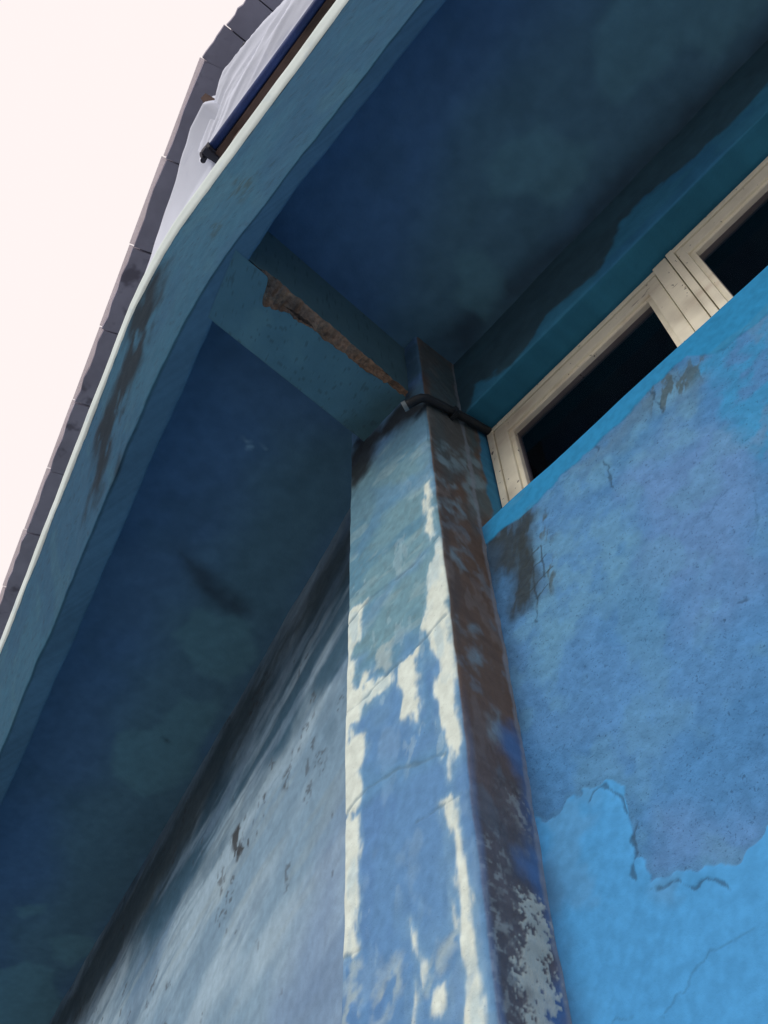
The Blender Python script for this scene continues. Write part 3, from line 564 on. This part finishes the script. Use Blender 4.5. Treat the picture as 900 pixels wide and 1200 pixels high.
# cantilever beam with its lower right arris broken away
TB = R(2.5); BDIR = np.array([math.sin(TB), -math.cos(TB)]); BR = np.array([math.cos(TB), math.sin(TB)]); BO = np.array([-0.885, YF])
ZBB = ZB - .0015
st = np.linspace(-.03, 0.62, 261); BWID = 0.2015; zero = st * 0
n1d = lambda f, sd_: vnoise(np.column_stack([st, zero, zero]), f, sd_) - .5
low = np.array(TAB['spall_low']); low = low[np.argsort(low[:, 0])]
cb = np.interp(st, [0, .1, .2, .32, .42, .46, .50], [.008, .019, .030, .036, .042, .056, .070]) + n1d(30, 61) * .010 + n1d(120, 62) * .007
win = 1 / (1 + np.exp((st - 0.502) / .003)); cb = np.clip(cb, .004, .1) * win + .002
cs = np.clip(0.008 + .016 * np.clip(st / .5, 0, 1) + n1d(38, 63) * .014 + n1d(120, 66) * .008, .004, .08) * (1 / (1 + np.exp((st - 0.53) / .004))) + .002
def bpt(s, lat, z):
    sm = s * (1 + max(0, -lat) / BWID * -.10) if s > 0 else s      # the tip is cut along the bend of the lip
    q = BO + BDIR * sm + BR * lat; return (q[0], q[1], z)
V = []; QQ = []
for s, b_, c_ in zip(st, cb, cs):
    ring = [(-BWID, ZS + .02), (-BWID, ZBB + .005), (-BWID + .004, ZBB)] + [(-BWID + .004 + (BWID - .004 - b_) * j / 20, ZBB) for j in range(1, 20)] + [(-b_, ZBB), (0, ZBB + c_)] + [(0, ZBB + c_ + (ZS + .02 - ZBB - c_) * j / 10) for j in range(1, 11)]
    for l, z in ring: V.append(bpt(s, l, z)); QQ.append((s, l + (z - ZBB)))
nr = len(V) // len(st); P = np.array(V); idx = np.arange(len(P)) % nr
F = np.array([f for f in grid_faces(len(st), nr).tolist() if (f[0] % nr) != 22])
k = KB
pt = Paint(np.array(QQ), col(46, 72, 84, k), 10)
pt.put(sst(pt.noise(5, 4, k=1), .4, .75), col(42, 66, 80, k), .7)
pt.put(sst(pt.noise(8, 4, k=2), .60, .9), col(56, 82, 92, k), .35)
s_ = np.repeat(st, nr)
pt.put(sst(.10 - s_ + (pt.noise(10, 3, k=3) - .5) * .12, -.05, .08) * (idx < 23), col(34, 52, 58, k), .7)
pt.put((idx >= 23).astype(float), col(48, 66, 72, k), .9)  # side face tone raised in the colour, since little light reaches it
pt.put(sst(pt.noise(90, 2, k=4), .90, .96), col(30, 40, 46, k), .4)
P[:, 2] += (fbm(P, 9, 67) - .5) * .006 * (idx < 23)
beam = add('beam', P, F, M['painted_soft'], BD, True, {'wear': pt.c})
V = []; K = 18
for s, b_, c_ in zip(st, cb, cs):
    if s > 0.56: break
    for j in range(K):
        u = j / (K - 1); V.append((s, -b_ * (1 - u), ZBB + c_ * u, math.sin(math.pi * u)))
V = np.array(V); ncs = len(V) // K; Np = V[:, :3]
big = np.clip(np.repeat(cb[:ncs], K) / .04, .15, 1.3)
ins = V[:, 3] * (0.004 + big * (.018 * vnoise(Np * [.7, 1.8, 1.8], 30, 64) + .012 * vnoise(Np, 95, 65) + .008 * vnoise(Np, 220, 68)))
P = np.array([bpt(s, l, z) for s, l, z in zip(V[:, 0], V[:, 1] - ins * .6, V[:, 2] + ins * .75)])
k = KC
pt = Paint(np.column_stack([V[:, 0], V[:, 1] + V[:, 2]]), col(88, 74, 66, k), 11)
pt.put(sst(pt.noise(14, 3, (.5, 1.5), k=1), .4, .7), col(68, 60, 57, k), .7)
pt.put(sst(pt.noise(30, 3, (.5, 1.5), k=2), .62, .8), col(88, 78, 70, k), .6)
pt.put(sst(.22 - V[:, 0] + (pt.noise(20, 3, k=5) - .5) * .2, -.1, .1), col(94, 74, 60, k), .6)
pt.put(sst(pt.noise(26, 3, (.35, 2.2), k=3), .74, .82), col(24, 23, 25, k), .85)
ex = add('exposed_core', P, grid_faces(ncs, K), M['rubble'], beam, False, {'wear': pt.c}); ex['label'] = 'rough brown core where the render has broken off the beam edge'


# windows
def window(parts_x, y0, label, zh=ZLIN - .008):
    """parts_x: frame left, sash left, glass left, glass right, sash right, frame right"""
    f0, s0, g0, g1, s1, f1 = parts_x
    fr = MB()
    fr.box(f0, s0 - .0025, y0, y0 + .07, ZSILL - .01, zh, .0025).box(f0, f1, y0 + .002, y0 + .07, zh - .020, zh - .0005, .0025)
    fr.box(s1 + .0025, f1, y0 - .003, y0 + .07, ZSILL - .01, zh + .001, .003)
    wdw = fr.build('window', M['timber'], BD); wdw['label'] = label
    zt = zh - .0235; zg = 2.372; zb = ZSILL + .035; zgb = ZSILL + .075
    for nm, bx in (('stile', (s0, g0 - .014, zb, zt)), ('stile', (g1 + .014, s1, zb, zt)), ('rail', (s0 + .001, s1 - .001, zg + .014, zt - .0007)), ('rail', (s0 + .001, s1 - .001, zb + .001, zgb - .014))):
        MB().box(bx[0], bx[1], y0 + (.004 if nm == 'stile' else .0055), y0 + .05, bx[2], bx[3], .003).build(nm, M['timber'], wdw)
    for bx in ((g0 - .0145, g0, zgb - .014, zg + .0145), (g1, g1 + .0145, zgb - .014, zg + .0145), (g0 - .001, g1 + .001, zg, zg + .0145), (g0 - .001, g1 + .001, zgb - .0145, zgb)):
        MB().box(bx[0], bx[1], y0 + .013, y0 + .045, bx[2], bx[3], .002).build('glazing_bead', M['timber'], wdw)
    MB().box(g0 - .006, g1 + .006, y0 + .028, y0 + .033, zgb - .006, zg + .006).build('pane', M['glass'], wdw)
    return wdw
window((XR + .003, -.800, -.741, -.252, -.199, -.153), YFR, 'cream timber window next to the pilaster')
window((-.150, -.127, -.090, .74, .80, .84), YFR - .007, 'cream timber window further from the pilaster')
window((.845, .868, .92, 1.70, 1.76, 1.80), YFR - .002, 'cream timber window out along the right wall')
MB().box(1.803, 4.0, YFR - .02, YFR + .08, ZSILL - .01, ZLIN + .01).build('infill_panel', M['upper'], BD)
rm2 = MB()
for (x0, x1, y0, y1, z0, z1) in ((XL, 4.0, 3.2, 3.3, -H0, 3.0), (XL - .1, XL, YFR + .1, 3.3, -H0, 3.0), (4.0, 4.1, YFR + .1, 3.3, -H0, 3.0), (XL, 4.0, YFR + .095, 3.2, 2.6, 2.7), (XL, 4.0, YFR + .12, 3.2, 0.0, 0.1)):
    rm2.box(x0, x1, y0, y1, z0, z1)
rm2.build('room_interior', M['room'], BD)

# roof eave: overlapping edge tiles high above the balcony
ZE = 1.66 * 2.8
EOR, EOL = -0.055, -0.288
G = sweep([(EOR + .03, EOL + .03, ZE + .03), (1.3, 1.0, ZE + .34), (1.3, 1.0, ZE + .40), (EOR + .02, EOL + .02, ZE + .06)], np.array([-10, -6, -3, -1, -.3, -.1, 0, .1, .3, 1, 2, 4.3]), .02); nu, nv = G.shape[:2]
roof = add('roof', G.reshape(-1, 3), grid_faces(nu, nv).tolist() + [(k * nv + 3, (k + 1) * nv + 3, (k + 1) * nv, k * nv) for k in range(nu - 1)], M['roof'], BD)
rng = np.random.default_rng(5)
def tile(C, d, nrm, a, b, jut, dz):
    """edge tile spanning a..b along direction d; nrm points inward"""
    V = []; o1 = jut
    n = 7
    for k in range(n):
        q = a + (b - a) * k / (n - 1); wob = (rng.random() - .5) * .012
        for off, z in ((o1 + wob, dz), (o1 + wob - .004, dz + .018), (.9, dz + .25), (.9, dz + .22)):
            p = C + d * q + nrm * off; V.append((p[0], p[1], ZE + z))
    nvv = 4; F = grid_faces(n, 4).tolist() + [(k*4 + 3, (k+1)*4 + 3, (k+1)*4, k*4) for k in range(n-1)] + [(0, 1, 2, 3), tuple((n-1)*4 + k for k in (3, 2, 1, 0))]
    t = add('tile', V, F, M['tile'], roof)
    return t
CE = np.array([(EOL - EOR * CT) / ST, EOR])
jl = [0.0, .47, .93, 1.40, 1.86, 2.33, 2.79, 3.25] + list(np.arange(3.70, 9.5, .455))
for k, (a, b) in enumerate(zip(jl[:-1], jl[1:])):
    j = (rng.random() - .5) * .008
    tile(CE, DL, NL, a + .004, b - .004, j, (k % 2) * .006 - .004)
    # pale drip lip just outside the tile
    V = []
    for q in (a + .004, b - .004):
        for off, z in ((j - .022, .020), (j - .023, .026), (j + .06, .046), (j + .06, .040)):
            p = CE + DL * q + NL * off; V.append((p[0], p[1], ZE + z))
    add('drip_strip', V, [(0, 1, 2, 3), (7, 6, 5, 4), (0, 4, 5, 1), (1, 5, 6, 2), (2, 6, 7, 3), (3, 7, 4, 0)], M['drip'], roof)
jr = [0.0, .17, .34, .55, .95, 1.4, 1.85, 2.3, 2.75, 3.2, 3.65, 4.1]
for k, (a, b) in enumerate(zip(jr[:-1], jr[1:])):
    tile(CE, np.array([1., 0]), np.array([0, 1.]), a + .003, b - .003, -.002 * k + (rng.random() - .5) * .02, (k % 2) * .006 - .004)

# ------------------------------------------------------------------ things fixed to or lying on the building
# drain pipe round the pilaster corner
o = empty('drain_pipe', (-0.815, 1.0, H0 + 2.36), 'thin dark drain pipe wrapped round the pilaster corner under the beam', 'pipe')
pp = [(-.813, 1.146, 2.452), (-.812, 1.07, 2.424), (-.812, .98, 2.386), (-.812, .925, 2.361), (-.813, .902, 2.351), (-.820, .888, 2.346), (-.832, .880, 2.342), (-.848, .873, 2.338), (-.862, .867, 2.335)]
MB().tube(pp, .0125, 14).build('tube', M['pipe'], o, smooth=True)
e0, e1 = np.array(pp[-2]), np.array(pp[-1]); dd = (e1 - e0) / np.linalg.norm(e1 - e0)
MB().tube([e1 - dd * .006, e1 + dd * .006], .0145, 14, hollow=.009).build('end_ring', M['pipe_end'], o, smooth=False)
MB().box(-.8285, -.7985, 1.0, 1.014, 2.376, 2.412, .002).build('clip', M['pipe'], o)

# rail along the coping: blue tube and brown batten, with a clamp at the end
o = empty('balcony_rail', (-0.9, 0.2, H0 + 3.37), 'dark blue rail and brown batten running along the balcony coping', 'rail')
MB().tube([(-.985, .137, 3.47), (-.4, .139, 3.472), (.3, .137, 3.47), (1.6, .137, 3.47)], .0155, 14).build('tube', M['blue_rail'], o, smooth=True)
MB().box(-.975, 1.6, .154, .1775, 3.452, 3.50, .003).build('batten', M['brown_wood'], o)
for x in (-.86, -.2, .5, 1.2):
    MB().box(x - .02, x + .02, .172, .30, 3.366, 3.46, .003).build('bracket', M['brown_wood'], o)
cl = MB().tube([(-.955, .139, 3.47), (-.992, .137, 3.468)], .0235, 10).tube([(-1.0, .122, 3.455), (-.985, .139, 3.47), (-.972, .158, 3.484)], .011, 8)
cl.box(-.985, -.962, .118, .176, 3.43, 3.452, .003).tube([(-1.006, .137, 3.443), (-1.006, .137, 3.492)], .010, 8)
cl.build('clamp', M['dark_metal'], o)

# white sheet bundled over the rail, and the sheet along the left wing
xs3 = np.linspace(-1.03, 1.5, 320); vv = np.linspace(0, 1, 90)
bx = [-1.03, -1.018, -.916, -.818, -.739, -.57, -.475, 1.5]; by = [.122, .116, .077, .048, .046, .048, .054, .06]
V = []
for x in xs3:
    b = np.interp(x, bx, by)
    py = np.interp(vv, [0, .08, .2, .42, .62, .8, 1], [.132, .126, .5 * .126 + .5 * b, b, b + .03, .17, .33]); pz = np.interp(vv, [0, .2, .42, .62, .8, 1], [3.478, 3.56, 3.68, 3.82, 3.93, 3.97])
    V += list(zip([x] * len(vv), py, pz))
P = np.array(V); amp = np.tile(np.sin(np.pi * np.clip(vv * 1.0, 0, 1)), len(xs3))
ua = P[:, 0]; ub = np.tile(vv, len(xs3)) - .55 * P[:, 0]           # folds run up along the rail at a slant
rid = 1 - np.abs(2 * noise2(ua * 1.1, ub * 9.0, 71) - 1); rid2 = 1 - np.abs(2 * noise2(ua * 2.3 + 4, ub * 19.0, 72) - 1)
rid3 = 1 - np.abs(2 * noise2(ua * 5 + 9, ub * 42.0 + ua * 6, 73) - 1)
P[:, 1] -= amp * ((rid - .6) * .030 + (rid2 - .6) * .020 + (rid3 - .6) * .008)
sh = add('white_sheet', P, grid_faces(len(xs3), len(vv), True), M['cloth'], None, True, origin=(-.2, .2, H0 + 3.478))
tag(sh, 'crumpled white sheet bundled over the dark blue balcony rail', 'sheet')
s4 = np.linspace(.60, 2.9, 250); V = []
bs_ = [.60, .76, .83, .862, .885, .985, 1.08, 1.19, 1.373, 1.571, 1.752, 2.9]; bo = [.07, .02, -.06, -.150, -.180, -.192, -.187, -.174, -.160, -.154, -.154, -.145]
for s in s4:
    b = np.interp(s, bs_, bo); hz = np.interp(s, [.60, .865, .93, 1.05, 1.4, 2.9], [3.72, 3.86, 3.92, 3.95, 3.9, 3.6]); pb = max(-.13, (.20 - ST * s) / CT)
    po = np.interp(vv, [0, .14, .28, .46, .7, .88, 1], [pb, pb, pb * .75 + b * .25, b, b + .012, b + .05, b + .18]); pz = 3.35 + (hz - 3.35) * np.interp(vv, [0, .14, .28, .46, .7, .88, 1], [0, .2, .33, .52, .86, .98, 1.0])
    for o2, z in zip(po, pz):
        q = DL * s + NL * o2; V.append((q[0], q[1], z))
P = np.array(V); Qd = np.column_stack([P[:, 0] * .8 - P[:, 2] * .6, P[:, 0] * .2 + P[:, 2] * .2, P[:, 1] * 0])
amp = np.tile(np.sin(np.pi * vv), len(s4))
P[:, 1] -= amp * ((fbm(Qd, 5, 75) - .5) * .022)
sh = add('white_sheet', P, grid_faces(len(s4), len(vv)), M['cloth'], None, True, origin=(-1.5, .3, H0 + 3.37))
tag(sh, 'smooth white sheet standing behind the coping left of the rail end', 'sheet')
o = MB().tube([(-.80, .29, 3.37), (-.86, .13, 3.60), (-.903, .030, 3.705)], .018, 4).build('gap_filler', M['brown_wood'], None, origin=(-.80, .29, H0 + 3.37))  # stands in for the brown inside seen through the gap between the sheets
tag(o, 'brown prop poking out between the two white sheets', 'filler')
o = MB().box(-.69, -.668, .030, .052, 3.70, 3.74, .003).tube([(-.679, .045, 3.69), (-.679, .035, 3.75)], .006, 8).build('cloth_clip', M['dark_metal'], None, origin=(-.68, .04, H0 + 3.70))
tag(o, 'small dark clip holding the upper edge of the white sheet', 'clip')
